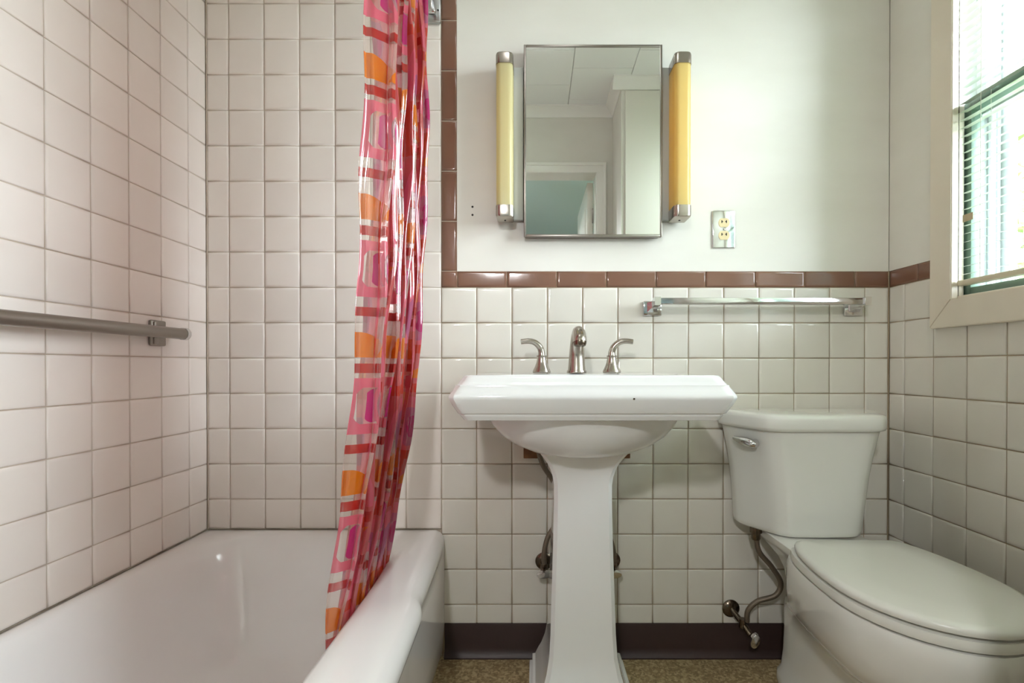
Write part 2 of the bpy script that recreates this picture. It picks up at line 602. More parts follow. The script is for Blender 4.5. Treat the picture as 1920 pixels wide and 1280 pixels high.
# left wall
wl = MB().box(XL - 0.14, XL - 0.010, YR - 0.1, 0.14, -0.02, ZC + 0.02).build('wall_left', M_PAINT)
tag(wl, 'left wall of the tub alcove covered in square pinkish white tiles', 'wall', kind='structure')
MB().box(XL - 0.0104, XL - 0.0030, YR, 0.003, Z_TUB - 0.02, ZC).build('grout_field', M_GROUT_A, wl)
tile_field(wl, 'left', YR, -0.001, Z_TUB - 0.0015, ZC, -0.0525 - 0.0290, M_TILE_A)

# right wall with the window opening
WY0, WY1, WZ0, WZ1 = -1.155, -0.245, 1.078, 2.23
wr = MB()
wr.box(XR + 0.010, XR + 0.155, YR - 0.1, 0.01, -0.02, WZ0)
wr.box(XR + 0.010, XR + 0.155, YR - 0.1, 0.01, WZ1, ZC + 0.02)
wr.box(XR + 0.010, XR + 0.155, WY1, 0.01, WZ0, WZ1)
wr.box(XR + 0.010, XR + 0.155, YR - 0.1, WY0, WZ0, WZ1)
wr = wr.build('wall_right', M_PAINT)
tag(wr, 'right wall with white tile wainscot below the window', 'wall', kind='structure')
pl = MB()
pl.box(XR + 0.0015, XR + 0.0105, -0.2455, 0.0015, Z_BR1 - 0.001, ZC)
pl.box(XR + 0.0015, XR + 0.0105, WY0, -0.2455, WZ1, ZC)
pl.box(XR + 0.0015, XR + 0.0105, YR, WY0, Z_BR1 - 0.001, ZC)
pl.build('painted_plaster', M_PAINT, wr)
gf = MB()
gf.box(XR + 0.0030, XR + 0.0104, -0.2455, 0.003, 0.0, Z_BR1 - 0.001)
gf.box(XR + 0.0030, XR + 0.0104, WY0, -0.2455, 0.0, WZ0)
gf.box(XR + 0.0030, XR + 0.0104, YR, WY0, 0.0, Z_BR1 - 0.001)
gf.build('grout_field', M_GROUT_W, wr)
GYR = -0.0655
tile_field(wr, 'right', GYR - P, -0.001, Z_BASE - 0.004, Z_BR0, GYR, M_TILE_W)
tile_field(wr, 'right', -1.21, GYR - P, Z_BASE - 0.004, GZ, GYR, M_TILE_W)
tile_field(wr, 'right', -0.222, GYR - P, GZ, Z_BR0, GYR, M_TILE_W)
put_tile(wr, 'right', -0.118, -0.001, Z_BR0, Z_BR1, M_BROWN, 'border_tile', 0.0022)
put_tile(wr, 'right', -0.205, -0.118, Z_BR0, Z_BR1, M_BROWN, 'border_tile', 0.0022)

# wall behind the camera with the doorway the picture is taken from
DX0, DX1, DZ = -0.365, 0.366, 2.052
rw = MB()
rw.box(XL - 0.14, DX0, YR - 0.12, YR, -0.02, ZC + 0.02)
rw.box(DX1, XR + 0.15, YR - 0.12, YR, -0.02, ZC + 0.02)
rw.box(DX0, DX1, YR - 0.12, YR, DZ, ZC + 0.02)
rw = rw.build('wall_rear', M_PAINT)
tag(rw, 'cream painted wall with the doorway opposite the mirror', 'wall', kind='structure')
cl = MB().box(0.463, XR + 0.01, YR - 0.01, -1.215, 0.0, ZC + 0.01).build('wall_closet', M_PAINT)
tag(cl, 'boxed out cream closet wall beside the doorway', 'wall', kind='structure')
MB().box(0.482, XR - 0.02, -1.216, -1.203, 0.02, 2.372, 0.003).build('closet_door', M_DOOR, cl)

# floor and ceiling
fl = MB().box(XL - 0.1, XR + 0.12, YR - 0.12, 0.03, -0.04, 0.0).build('floor', M_FLOOR)
tag(fl, 'speckled tan sheet floor', 'floor', kind='structure')
ce = MB().box(XL - 0.1, XR + 0.12, YR - 0.12, 0.03, ZC + 0.012, ZC + 0.06).build('ceiling', M_GROUT_A)
tag(ce, 'white ceiling of square fibreboard panels', 'ceiling', kind='structure')
CT = 0.3125
for i in range(-4, 4):
    for k in range(0, 6):
        xa, xb = max(XL, 0.194 + i * CT), min(XR, 0.194 + (i + 1) * CT)
        off = 0.0 if i % 2 else 0.15
        ya, yb = max(YR, YR - 0.05 - off + k * 0.305), min(0, YR - 0.05 - off + (k + 1) * 0.305)
        if xb - xa > 0.02 and yb - ya > 0.02:
            MB().box(xa + 0.0012, xb - 0.0012, ya + 0.0012, yb - 0.0012, ZC, ZC + 0.013, 0.0015, 1).build('ceiling_panel', M_CEIL, ce)

# crown mouldings
def crown(name, p0, p1, nrm, label):
    """cove moulding running p0->p1 below the ceiling; nrm points into the room"""
    prof = [(0, -0.055), (0.006, -0.055), (0.008, -0.046), (0.014, -0.036), (0.026, -0.022), (0.040, -0.012), (0.048, -0.008), (0.048, 0.0), (0, 0.0)]
    rings = []
    for px_, py_ in (p0, p1):
        rings.append([(px_ + nrm[0] * a, py_ + nrm[1] * a, ZC + b) for a, b in prof])
    o = MB().loft(rings).build(name, M_WHITE_TRIM, None, 30)
    tag(o, label, 'crown moulding', kind='structure')
crown('trim_1', (-0.24, 0.0), (XR, 0.0), (0, -1), 'white crown moulding above the mirror wall')
crown('trim_2', (DX0 - 0.4, YR), (0.463, YR), (0, 1), 'white crown moulding above the doorway')
crown('trim_3', (0.463, YR), (0.463, -1.215), (-1, 0), 'white crown moulding on the side of the closet wall')
crown('trim_4', (0.463 - 0.048, -1.215), (XR, -1.215), (0, 1), 'white crown moulding on the front of the closet wall')
crown('trim_5', (XR, -1.215), (XR, 0.0), (-1, 0), 'white crown moulding above the window')

# doorway casing (two jamb sides, one head)
dc = empty('door_1', (0, YR, 0))
tag(dc, 'white moulded door frame around the open doorway', 'door frame', kind='structure')
for sx, xin in ((-1, DX0), (1, DX1)):
    m = MB()
    xo = xin + sx * 0.056
    lo, hi = min(xin, xo), max(xin, xo)
    m.box(lo, hi, 0.0, 0.014, 0.0, DZ + 0.056, 0.002)
    m.box(min(xo, xo - sx * 0.016), max(xo, xo - sx * 0.016), 0.0, 0.022, 0.0, DZ + 0.056, 0.003)
    m.build('casing_side', M_WHITE_TRIM, dc)
    MB().box(min(xin, xin - sx * 0.004), max(xin, xin - sx * 0.004), -0.12, 0.004, 0.0, DZ, 0.001).build('jamb', M_WHITE_TRIM, dc)
m = MB()
m.box(DX0 - 0.056, DX1 + 0.056, 0.0, 0.015, DZ, DZ + 0.056, 0.002)
m.box(DX0 - 0.056, DX1 + 0.056, 0.0, 0.023, DZ + 0.040, DZ + 0.057, 0.003)
m.build('casing_head', M_WHITE_TRIM, dc)
lf = empty('door_2', (DX1 - 0.006, YR - 0.125, 0.01))
tag(lf, 'white panelled door standing open into the hall', 'door', kind='structure')
m = MB().box(-0.036, 0.0, -0.715, 0.0, 0.0, 2.03, 0.002)
m.build('door_leaf', M_DOOR, lf)
for z0, z1 in ((0.15, 0.95), (1.1, 1.9)):
    MB().box(-0.040, -0.034, -0.61, -0.10, z0, z1, 0.002).build('raised_panel', M_DOOR, lf)
for z0 in (0.2, 1.0, 1.78):
    MB().box(-0.006, 0.006, -0.002, 0.006, z0, z0 + 0.09, 0.001).build('hinge', M_STEEL, lf)
kn = MB().lathe([(0.001, -0.052), (0.018, -0.050), (0.026, -0.038), (0.022, -0.026), (0.010, -0.018), (0.012, 0.0), (0.012, 0.002)], 16, (-0.036, -0.65, 0.95), 'X')
kn.build('door_knob', M_NICKEL, lf)

# hall behind the camera
HY = -5.4
hw = MB()
hw.box(-1.4, 1.9, HY - 0.1, HY, 0, ZC)
hw = hw.build('wall_hall_end', M_HALL)
tag(hw, 'blue grey hall wall seen through the doorway', 'wall', kind='structure')
hl = MB().box(-1.5, -1.4, HY, YR - 0.12, 0, ZC).build('wall_hall_left', M_HALL)
tag(hl, 'blue grey hall wall on the tub side', 'wall', kind='structure')
hr = MB().box(1.9, 2.0, HY, YR - 0.12, 0, ZC).build('wall_hall_right', M_HALL)
tag(hr, 'blue grey hall wall on the window side', 'wall', kind='structure')
hf = MB().box(-1.5, 2.0, HY - 0.1, YR - 0.12, -0.04, 0.0).build('floor_hall', M_WOOD)
tag(hf, 'brown wooden hall floor', 'floor', kind='structure')
hc = MB().box(-1.5, 2.0, HY - 0.1, YR - 0.12, ZC, ZC + 0.05).build('ceiling_hall', mat('hall_ceiling_paint', srgb(186, 198, 194), 0.7))
tag(hc, 'pale grey green hall ceiling', 'ceiling', kind='structure')
lamp = empty('hall_fill_lamp', (-0.28, -2.45, 1.80))  # assumed pendant, out of view, added to brighten the bathroom through the doorway
tag(lamp, 'added fill lamp, a metal shaded pendant unseen in the hall behind the doorway', 'lamp')
MB().tube([(0, 0, 0.15), (0, 0, ZC - 1.80)], 0.004, 8).build('cord', M_BLACK, lamp)
MB().lathe([(0.060, ZC - 1.80), (0.060, ZC - 1.80 - 0.02), (0.01, ZC - 1.80 - 0.03)], 20).build('canopy', M_STEEL, lamp)
sh = MB()
rings = []
for r_, h_ in ((0.020, 0.155), (0.030, 0.140), (0.075, 0.120), (0.125, 0.080), (0.160, 0.020), (0.165, 0.000), (0.160, 0.002), (0.155, 0.020), (0.120, 0.076), (0.072, 0.114), (0.028, 0.134)):
    rings.append([(r_ * cos(2 * pi * k / 28), r_ * sin(2 * pi * k / 28), h_) for k in range(28)])
sh.loft(rings).build('shade', M_WHITE_TRIM, lamp, 50)
la = bpy.data.lights.new('hall_fill_light', 'POINT')
la.shadow_soft_size = 0.055
la.energy = HALL_FILL_POWER
la.color = (0.97, 0.98, 1.0)
lo = bpy.data.objects.new('hall_fill_light', la)
C.objects.link(lo)
lo.parent = lamp
lo.location = (0, 0, 0.012)

# fill light added as an unseen flush dome on the bathroom ceiling
dl = empty('fill_dome', (0.02, -0.68, ZC))
tag(dl, 'added fill light, a round white glass dome on the bathroom ceiling', 'light')
MB().lathe([(0.001, 0.0), (0.150, 0.0), (0.152, -0.010), (0.148, -0.016), (0.001, -0.016)], 32).build('fill_dome_base', M_WHITE_TRIM, dl)
gm = bpy.data.materials.new('fill_dome_glow')
gm.use_nodes = True
gp = gm.node_tree.nodes['Principled BSDF']
gp.inputs['Base Color'].default_value = (0.9, 0.9, 0.88, 1)
gp.inputs['Emission Color'].default_value = (0.95, 0.975, 1.0, 1)
gp.inputs['Emission Strength'].default_value = FILL_DOME_EMISSION
MB().lathe([(0.140, -0.016), (0.136, -0.040), (0.115, -0.065), (0.075, -0.082), (0.030, -0.089), (0.001, -0.090)], 20).build('fill_dome_glass', gm, dl, 60)

# baseboards
def cove(name, p0, p1, nrm, label):
    prof = [(0, 0), (0.016, 0), (0.016, 0.004), (0.011, 0.010), (0.0065, 0.020), (0.005, 0.030), (0.0045, 0.100), (0.003, Z_BASE), (0, Z_BASE)]
    rings = [[(q[0] + nrm[0] * a, q[1] + nrm[1] * a, b) for a, b in prof] for q in (p0, p1)]
    tag(MB().loft(rings).build(name, M_BASE, None, 35), label, 'baseboard', kind='structure')
cove('baseboard_back', (-0.2805, 0.002), (XR, 0.002), (0, -1), 'dark brown vinyl cove base under the back wall tiles')
cove('baseboard_right', (XR + 0.002, -1.215), (XR + 0.002, -0.002), (-1, 0), 'dark brown vinyl cove base under the window wall tiles')

# ------------------------------------------------------------------ window
win = empty('window_1', (XR, 0, 0))
tag(win, 'double hung window with cream casing, green lower sash and white upper sash', 'window', kind='structure')
CW = 0.072
CY1, CZ0 = -0.190, 1.006           # outer edges of the casing
def mitre(name, pts2, depth, mat_, par, x0):
    """prism in the wall plane: pts2 are (y, z); extends from x0 to x0-depth"""
    bm2 = bmesh.new()
    a = [bm2.verts.new((x0, y, z)) for y, z in pts2]
    b = [bm2.verts.new((x0 - depth, y, z)) for y, z in pts2]
    bm2.faces.new(a); bm2.faces.new(b[::-1])
    n = len(a)
    for i in range(n):
        bm2.faces.new((a[i], a[(i + 1) % n], b[(i + 1) % n], b[i]))
    bmesh.ops.recalc_face_normals(bm2, faces=bm2.faces[:])
    bmesh.ops.bevel(bm2, geom=bm2.edges[:], offset=0.0022, segments=2, affect='EDGES')
    return MB().merge(bm2).build(name, mat_, par, 35)
CY0, CZ1 = WY0 - 0.055, WZ1 + 0.055
mitre('casing_side', [(CY1, CZ0), (CY1 - CW, CZ0 + CW), (CY1 - CW, CZ1 - CW), (CY1, CZ1)], 0.022, M_TRIM, win, 0.0)
mitre('casing_side', [(CY0, CZ0), (CY0 + CW, CZ0 + CW), (CY0 + CW, CZ1 - CW), (CY0, CZ1)], 0.022, M_TRIM, win, 0.0)
mitre('casing_bottom', [(CY1, CZ0), (CY1 - CW, CZ0 + CW), (CY0 + CW, CZ0 + CW), (CY0, CZ0)], 0.022, M_TRIM, win, 0.0)
mitre('casing_top', [(CY1, CZ1), (CY1 - CW, CZ1 - CW), (CY0 + CW, CZ1 - CW), (CY0, CZ1)], 0.022, M_TRIM, win, 0.0)
# stop beads just inside the casing
MB().box(-0.006, 0.012, -0.262, -0.245, WZ0, WZ1, 0.002).build('stop_bead', M_TRIM, win)
MB().box(-0.006, 0.012, WY0, WY0 + 0.017, WZ0, WZ1, 0.002).build('stop_bead', M_TRIM, win)
MB().box(-0.004, 0.016, WY0, WY1, WZ0 - 0.002, WZ0 + 0.008, 0.002).build('sill_bead', M_TRIM, win)
# jamb lining
MB().box(0.004, 0.160, WY1 - 0.004, WY1 + 0.004, WZ0, WZ1).build('jamb', M_VINYL, win)
MB().box(0.004, 0.160, WY0 - 0.004, WY0 + 0.004, WZ0, WZ1).build('jamb', M_VINYL, win)
MB().box(0.004, 0.160, WY0, WY1, WZ1 - 0.006, WZ1 + 0.004).build('jamb_head', M_VINYL, win)
MB().box(0.012, 0.190, WY0 - 0.03, WY1 + 0.03, WZ0 - 0.03, WZ0 + 0.004, 0.002).build('sill', M_VINYL, win)
ZM = 1.568
def sash(name, x0, x1, z0, z1, st, mt, label):
    s = MB()
    s.box(x0, x1, WY1 - 0.004 - st, WY1 - 0.004, z0, z1, 0.0015)
    s.box(x0, x1, WY0 + 0.004, WY0 + 0.004 + st, z0, z1, 0.0015)
    s.box(x0, x1, WY0 + st, WY1 - st, z0, z0 + st * 0.9, 0.0015)
    s.box(x0, x1, WY0 + st, WY1 - st, z1 - st * 0.9, z1, 0.0015)
    o = s.build(name, mt, win, 35)
    o['label'] = label
    g = MB().box((x0 + x1) / 2 - 0.0015, (x0 + x1) / 2 + 0.0015, WY0 + st * 0.8, WY1 - st * 0.8, z0 + st * 0.7, z1 - st * 0.7)
    g.build('glass_pane', M_GLASS, o)
sash('lower_sash', 0.018, 0.046, WZ0 + 0.005, ZM + 0.015, 0.026, M_GREENSASH, 'dark green lower sash')
sash('upper_sash', 0.052, 0.080, ZM - 0.018, WZ1 - 0.006, 0.030, M_VINYL, 'white upper sash')
for xa, xb, d, mt in ((0.047, 0.052, 0.012, M_VINYL), (0.053, 0.078, 0.004, M_TRACK), (0.081, 0.090, 0.016, M_VINYL), (0.100, 0.108, 0.010, M_TRACK)):
    MB().box(xa, xb, WY1 - 0.004 - d, WY1 - 0.003, WZ0 + 0.004, (ZM - 0.02 if xa < 0.08 else WZ1 - 0.006), 0.001).build('jamb_track', mt, win)
s = MB()
for y0, y1 in ((WY1 - 0.030, WY1 - 0.004), (WY0 + 0.004, WY0 + 0.030)):
    s.box(0.118, 0.138, y0, y1, WZ0 + 0.004, WZ1 - 0.006, 0.002)
s.box(0.118, 0.138, WY0 + 0.03, WY1 - 0.03, WZ0 + 0.004, WZ0 + 0.034, 0.002)
s.box(0.118, 0.138, WY0 + 0.03, WY1 - 0.03, WZ1 - 0.036, WZ1 - 0.006, 0.002)
s.box(0.119, 0.137, WY0 + 0.03, WY1 - 0.03, ZM - 0.014, ZM + 0.014, 0.002)
s.build('storm_frame', M_VINYL, win, 35)
MB().box(0.045, 0.062, -0.42, -0.39, ZM + 0.012, ZM + 0.024, 0.003).build('sash_lock', M_STEEL, win)

# venetian blind hanging inside the casing
BX = XR + 0.002
BY1, BY0 = -0.266, -1.132
bl = empty('venetian_blind', (BX, 0, WZ1 - 0.03))
tag(bl, 'white narrow slat venetian blind hanging in the window', 'blind')
zt = WZ1 - 0.03
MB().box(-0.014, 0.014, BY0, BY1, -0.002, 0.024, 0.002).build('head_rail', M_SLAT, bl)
tl_ = radians(13)
seg = 4
v, f = [], []
for yy in (BY0, BY1):
    for k in range(seg + 1):
        t = k / seg * 2 - 1
        dx, dz = 0.0125 * t, 0.0014 * (1 - t * t)
        v.append((dx * cos(tl_) - dz * sin(tl_), yy, dx * sin(tl_) + dz * cos(tl_)))
for k in range(seg):
    f.append((k, k + 1, seg + 2 + k, seg + 1 + k))
sm = bpy.data.meshes.new('slat')
sm.from_pydata(v, [], f)
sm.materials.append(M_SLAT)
for p in sm.polygons: p.use_smooth = True
PS = 0.0208
ZB = 1.122
n_sl = int((zt - 0.012 - ZB) / PS)
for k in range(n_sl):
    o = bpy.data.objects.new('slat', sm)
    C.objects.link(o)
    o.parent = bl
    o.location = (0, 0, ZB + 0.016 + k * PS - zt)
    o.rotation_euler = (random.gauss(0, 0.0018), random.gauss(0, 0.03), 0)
MB().box(-0.013, 0.013, BY0, BY1, ZB - 0.011 - zt, ZB + 0.002 - zt, 0.003).build('bottom_rail', mat('blind_rail', srgb(214, 204, 178), 0.4), bl)
for yy in (-0.335, -0.70, -1.06):
    m = MB()
    m.tube([(-0.0125, yy, 0), (-0.0125, yy, ZB - zt)], 0.0007, 5)
    m.tube([(0.0125, yy, 0), (0.0125, yy, ZB - zt)], 0.0007, 5)
    m.build('ladder_cord', M_CORD, bl)
m = MB().box(-0.0165, -0.0150, -0.318, -0.288, 1.268 - zt, 1.286 - zt, 0.0005, 1)
o = m.build('paper_tag', M_TAN, bl)
o['label'] = 'torn tan paper tag'

# ------------------------------------------------------------------ bathtub
TX0, TX1, TY0, TY1 = XL + 0.0015, -0.2815, YR + 0.003, -0.002
tcx, tcy = -0.66, -0.76
def bow(y):
    """rim swells outwards a little away from the back wall"""
    d = -y
    t = max(0.0, min(1.0, (d - 0.02) / 0.9))
    st = 1 / (1 + math.exp(-(d - 0.455) / 0.012))
    return 0.040 * t ** 0.7 + 0.014 * st
angs = sorted(set([2 * pi * k / 176 for k in range(176)] + [math.atan2(y - tcy, x - tcx) % (2 * pi) for x in (TX0, TX1) for y in (TY0, TY1)]))
def ray_rect(a, x0, x1, y0, y1):
    c, s_ = cos(a), sin(a)
    t = 1e9
    if c > 1e-9: t = min(t, (x1 - tcx) / c)
    if c < -1e-9: t = min(t, (x0 - tcx) / c)
    if s_ > 1e-9: t = min(t, (y1 - tcy) / s_)
    if s_ < -1e-9: t = min(t, (y0 - tcy) / s_)
    return (tcx + c * t, tcy + s_ * t)
def outer(z, inx=0.0, use_bow=0.0, all_in=0.0):
    r = []
    for a in angs:
        x_, y_ = ray_rect(a, TX0 + all_in, TX1 - all_in, TY0 + all_in, TY1 - all_in) if not all_in else ray_rect(a, TX0 + all_in, TX1 - all_in * 1.0, TY0 + all_in, TY1 - all_in)
        wgt = max(0.0, min(1.0, (x_ - tcx) / (TX1 - tcx)))
        x_ += (bow(y_) * use_bow - inx) * wgt ** 3
        r.append((x_, y_, z))
    return r
def superell(x0, x1, y0, y1, n, z):
    cx_, cy_ = (x0 + x1) / 2, (y0 + y1) / 2
    hx, hy = (x1 - x0) / 2, (y1 - y0) / 2
    r = []
    for a in angs:
        # ray from the tub centre to the superellipse, by bisection
        lo_, hi_ = 0.0, 2.0
        for _ in range(34):
            t = (lo_ + hi_) / 2
            val = (abs((tcx + cos(a) * t - cx_) / hx)) ** n + (abs((tcy + sin(a) * t - cy_) / hy)) ** n
            if val < 1: lo_ = t
            else: hi_ = t
        r.append((tcx + cos(a) * lo_, tcy + sin(a) * lo_, z))
    return r
rings = [outer(0.0, 0.012), outer(0.02, 0.006), outer(0.10, 0.0), outer(0.28, 0.0, 0.05), outer(0.325, 0, 0.30), outer(0.340, 0, 0.72), outer(0.352, 0, 0.93), outer(0.366, 0, 1.0), outer(0.380, 0.004, 1.0), outer(0.390, 0.012, 1.0), outer(0.3965, 0.026, 1.0)]
def blend(a, b, t, z): return [(p[0] * (1 - t) + q[0] * t, p[1] * (1 - t) + q[1] * t, z) for p, q in zip(a, b)]
inn = superell(XL + 0.042, -0.376, -1.43, -0.055, 5.5, 0.394)
o_ = outer(0.399, 0.045, 1.0)
rings += [blend(o_, inn, 0.25, 0.4005), blend(o_, inn, 0.6, 0.4025), blend(o_, inn, 0.9, 0.4000), inn]
rings += [superell(XL + 0.050, -0.381, -1.42, -0.064, 5.2, 0.384),
          superell(XL + 0.058, -0.385, -1.41, -0.074, 5.0, 0.366),
          superell(XL + 0.075, -0.393, -1.38, -0.095, 4.6, 0.30),
          superell(XL + 0.095, -0.412, -1.33, -0.125, 4.2, 0.20),
          superell(XL + 0.115, -0.450, -1.28, -0.160, 3.8, 0.13),
          superell(XL + 0.150, -0.485, -1.22, -0.200, 3.4, 0.085),
          superell(XL + 0.210, -0.545, -1.14, -0.260, 3.0, 0.066),
          superell(XL + 0.300, -0.640, -0.98, -0.420, 2.6, 0.062)]
tub = MB().loft(rings, cap0=True, cap1=True)
tubo = tub.build('bathtub', M_TUB, None, 50)
tag(tubo, 'white enamelled alcove bathtub with rolled rim behind the shower curtain', 'bathtub')
dr = MB().lathe([(0.001, 0.003), (0.024, 0.004), (0.032, 0.002), (0.034, 0.0), (0.001, 0.0)], 24, (-0.66, -0.62, 0.0622))
dr.build('drain', M_CHROME, tubo)
# dark bead of caulk where the tub meets the tiles
cb = MB()
cb.tube([(XL + 0.002, -0.0005, Z_TUB - 0.0005), (GX, -0.0005, Z_TUB - 0.0005)], 0.0014, 6)
cb.build('caulk_bead', mat('stained_caulk', srgb(120, 108, 92), 0.7, noise=0.9, nscale=18, ncol=srgb(190, 180, 166)), wb)
cb = MB()
cb.tube([(XL + 0.0005, YR, Z_TUB - 0.0005), (XL + 0.0005, -0.001, Z_TUB - 0.0005)], 0.0014, 6)
cb.build('caulk_bead', MATS['stained_caulk'], wl)

# ------------------------------------------------------------------ grab bar on the tub wall
gb = empty('grab_bar', (XL, -0.2, 0.993))
tag(gb, 'round brushed steel grab bar fixed to the tub wall', 'grab bar')
MB().tube([(0.052, -0.78, 0), (0.052, 0.000, 0), (0.052, 0.018, 0)], 0.0150, 20).build('bar', M_STEEL, gb)
MB().lathe([(0.001, 0.0), (0.0168, 0.0), (0.0172, 0.003), (0.0172, 0.012), (0.014, 0.017), (0.001, 0.0185)], 24, (0.052, 0.014, 0), 'Y').build('end_cap', M_CHROME, gb)
for yy in (-0.012, -0.74):
    b = MB()
    b.box(0.0, 0.010, yy - 0.030, yy + 0.024, -0.034, 0.034, 0.004)
    b.box(0.004, 0.050, yy - 0.012, yy + 0.012, -0.012, 0.012, 0.004)
    b.box(0.008, 0.014, yy - 0.024, yy - 0.010, -0.030, 0.030, 0.002)
    b.build('bracket', M_STEEL, gb)
MB().lathe([(0.001, -0.003), (0.0162, -0.003), (0.017, 0.0), (0.0162, 0.004), (0.001, 0.004)], 20, (0.052, -0.782, 0), 'Y').build('end_cap', M_CHROME, gb)

# ------------------------------------------------------------------ shower rod and curtain
RX, RZ = -0.312, 2.055
rod = empty('shower_rod', (RX, 0, RZ))
tag(rod, 'steel shower curtain rod held by a square bracket beside the brown border', 'curtain rod')
MB().tube([(0, YR + 0.004, 0), (0, -0.006, 0)], 0.0125, 16).build('rod', M_CHROME, rod)
b = MB()
b.box(-0.021, 0.0205, -0.0045, -0.0005, -0.096, 0.030, 0.0018)
b.box(-0.021, 0.0205, -0.010, -0.0040, -0.096, -0.090, 0.0015)
b.build('wall_plate', M_SILVER, rod)
b = MB()
b.box(-0.014, 0.010, -0.030, -0.004, -0.078, -0.0665, 0.003)
b.box(-0.006, -0.001, -0.024, -0.004, -0.070, -0.010, 0.002)
b.build('socket_hook', M_CHROME, rod)
MB().lathe([(0.0001, -0.0005), (0.003, -0.0005), (0.003, 0.001), (0.0001, 0.001)], 12, (0.0135, -0.0050, -0.055), 'Y').build('screw_hole', M_BLACK, rod)

def interp(t, tab):
    for (a, p), (b, q) in zip(tab, tab[1:]):
        if t <= b:
            k = max(0.0, (t - a) / (b - a))
            return p + (q - p) * k
    return tab[-1][1]

def curtain():
    nu, nv = 420, 90
    z0, z1 = 0.29, 2.06
    # fold profile at the rod: irregular pleats
    def prof(s):
        ph = 2 * pi * (8.0 * s ** 1.12 + 0.08 * sin(2 * pi * 1.7 * s + 0.6)) - 1.9
        amp = 0.023 * (1 + 0.22 * sin(2 * pi * 2.3 * s + 1.0))
        return sin(ph) * amp + 0.0035 * sin(3.3 * ph + 1) + 0.0012 * sin(9.1 * ph), cos(ph + 0.4) * 0.006 + sin(2 * ph) * 0.008 + 0.002 * sin(5 * ph)
    xs, ys = [], []
    for i in range(nu + 1):
        s = i / nu
        a, b_ = prof(s)
        xs.append(a)
        ys.append(-0.585 + 0.345 * s + b_)
    arc = [0.0]
    for i in range(nu):
        arc.append(arc[-1] + sqrt((xs[i + 1] - xs[i]) ** 2 + (ys[i + 1] - ys[i]) ** 2))
    verts, faces, uvs = [], [], []
    for k in range(nv + 1):
        z_ = z0 + (z1 - z0) * k / nv
        shift = interp(z_, ((0.2, -0.104), (0.3, -0.098), (0.40, -0.088), (0.5, -0.072), (0.6, -0.058), (0.83, -0.034), (1.1, -0.012), (1.35, -0.003), (1.6, 0.0), (2.2, 0.0)))
        am = 1.0 - 0.45 * max(0.0, min(1.0, (0.9 - z_) / 0.5))
        for i in range(nu + 1):
            s = i / nu
            wob = 0.0022 * sin(2 * pi * 21 * s + 1.5 * sin(3.1 * z_)) * min(1.0, 0.4 + z_ * 0.4) + 0.004 * sin(9 * z_ + 14 * s) + 0.003 * sin(23 * z_ + 30 * s)
            x_ = RX + 0.006 + xs[i] * am + shift + wob
            y_ = ys[i] + 0.004 * sin(7 * z_ + 20 * s)
            verts.append((x_, y_, z_))
            uvs.append((arc[i], z1 - z_))
    for k in range(nv):
        for i in range(nu):
            a = k * (nu + 1) + i
            faces.append((a, a + 1, a + nu + 2, a + nu + 1))
    me = bpy.data.meshes.new('shower_curtain')
    me.from_pydata(verts, [], faces)
    uvl = me.uv_layers.new(name='UVMap')
    for lp in me.loops:
        uvl.data[lp.index].uv = uvs[lp.vertex_index]
    for p in me.polygons: p.use_smooth = True
    me.materials.append(M_CURTAIN)
    o = link('shower_curtain', me)
    return o
cur = curtain()
tag(cur, 'clear vinyl shower curtain printed with red, pink and orange shapes', 'shower curtain')

# ------------------------------------------------------------------ medicine cabinet
cab = empty('medicine_cabinet', (0.176, 0.0, 1.598))
tag(cab, 'mirrored medicine cabinet with thin steel frame above the sink', 'cabinet')
ml_, mr_, mb_, mt_ = -0.2, 0.2, -0.286, 0.292
CXH, CZB, CZT = 0.2095, -0.301, 0.279
MB().box(-CXH + 0.004, CXH - 0.004, -0.022, 0.001, CZB + 0.004, CZT - 0.004).build('cabinet_body', M_STEEL, cab)
fr = MB()
ft = 0.0065
fr.box(-CXH, -CXH + ft, -0.034, -0.018, CZB, CZT, 0.0015)
fr.box(CXH - ft, CXH, -0.034, -0.018, CZB, CZT, 0.0015)
fr.box(-CXH + ft, CXH - ft, -0.034, -0.018, CZB, CZB + ft + 0.001, 0.0015)
fr.box(-CXH + ft, CXH - ft, -0.034, -0.018, CZT - ft - 0.001, CZT, 0.0015)
fr.build('frame', M_STEEL, cab)
MB().box(-CXH + ft, CXH - ft, -0.0315, -0.022, CZB + ft, CZT - ft).build('mirror', M_MIRROR, cab)

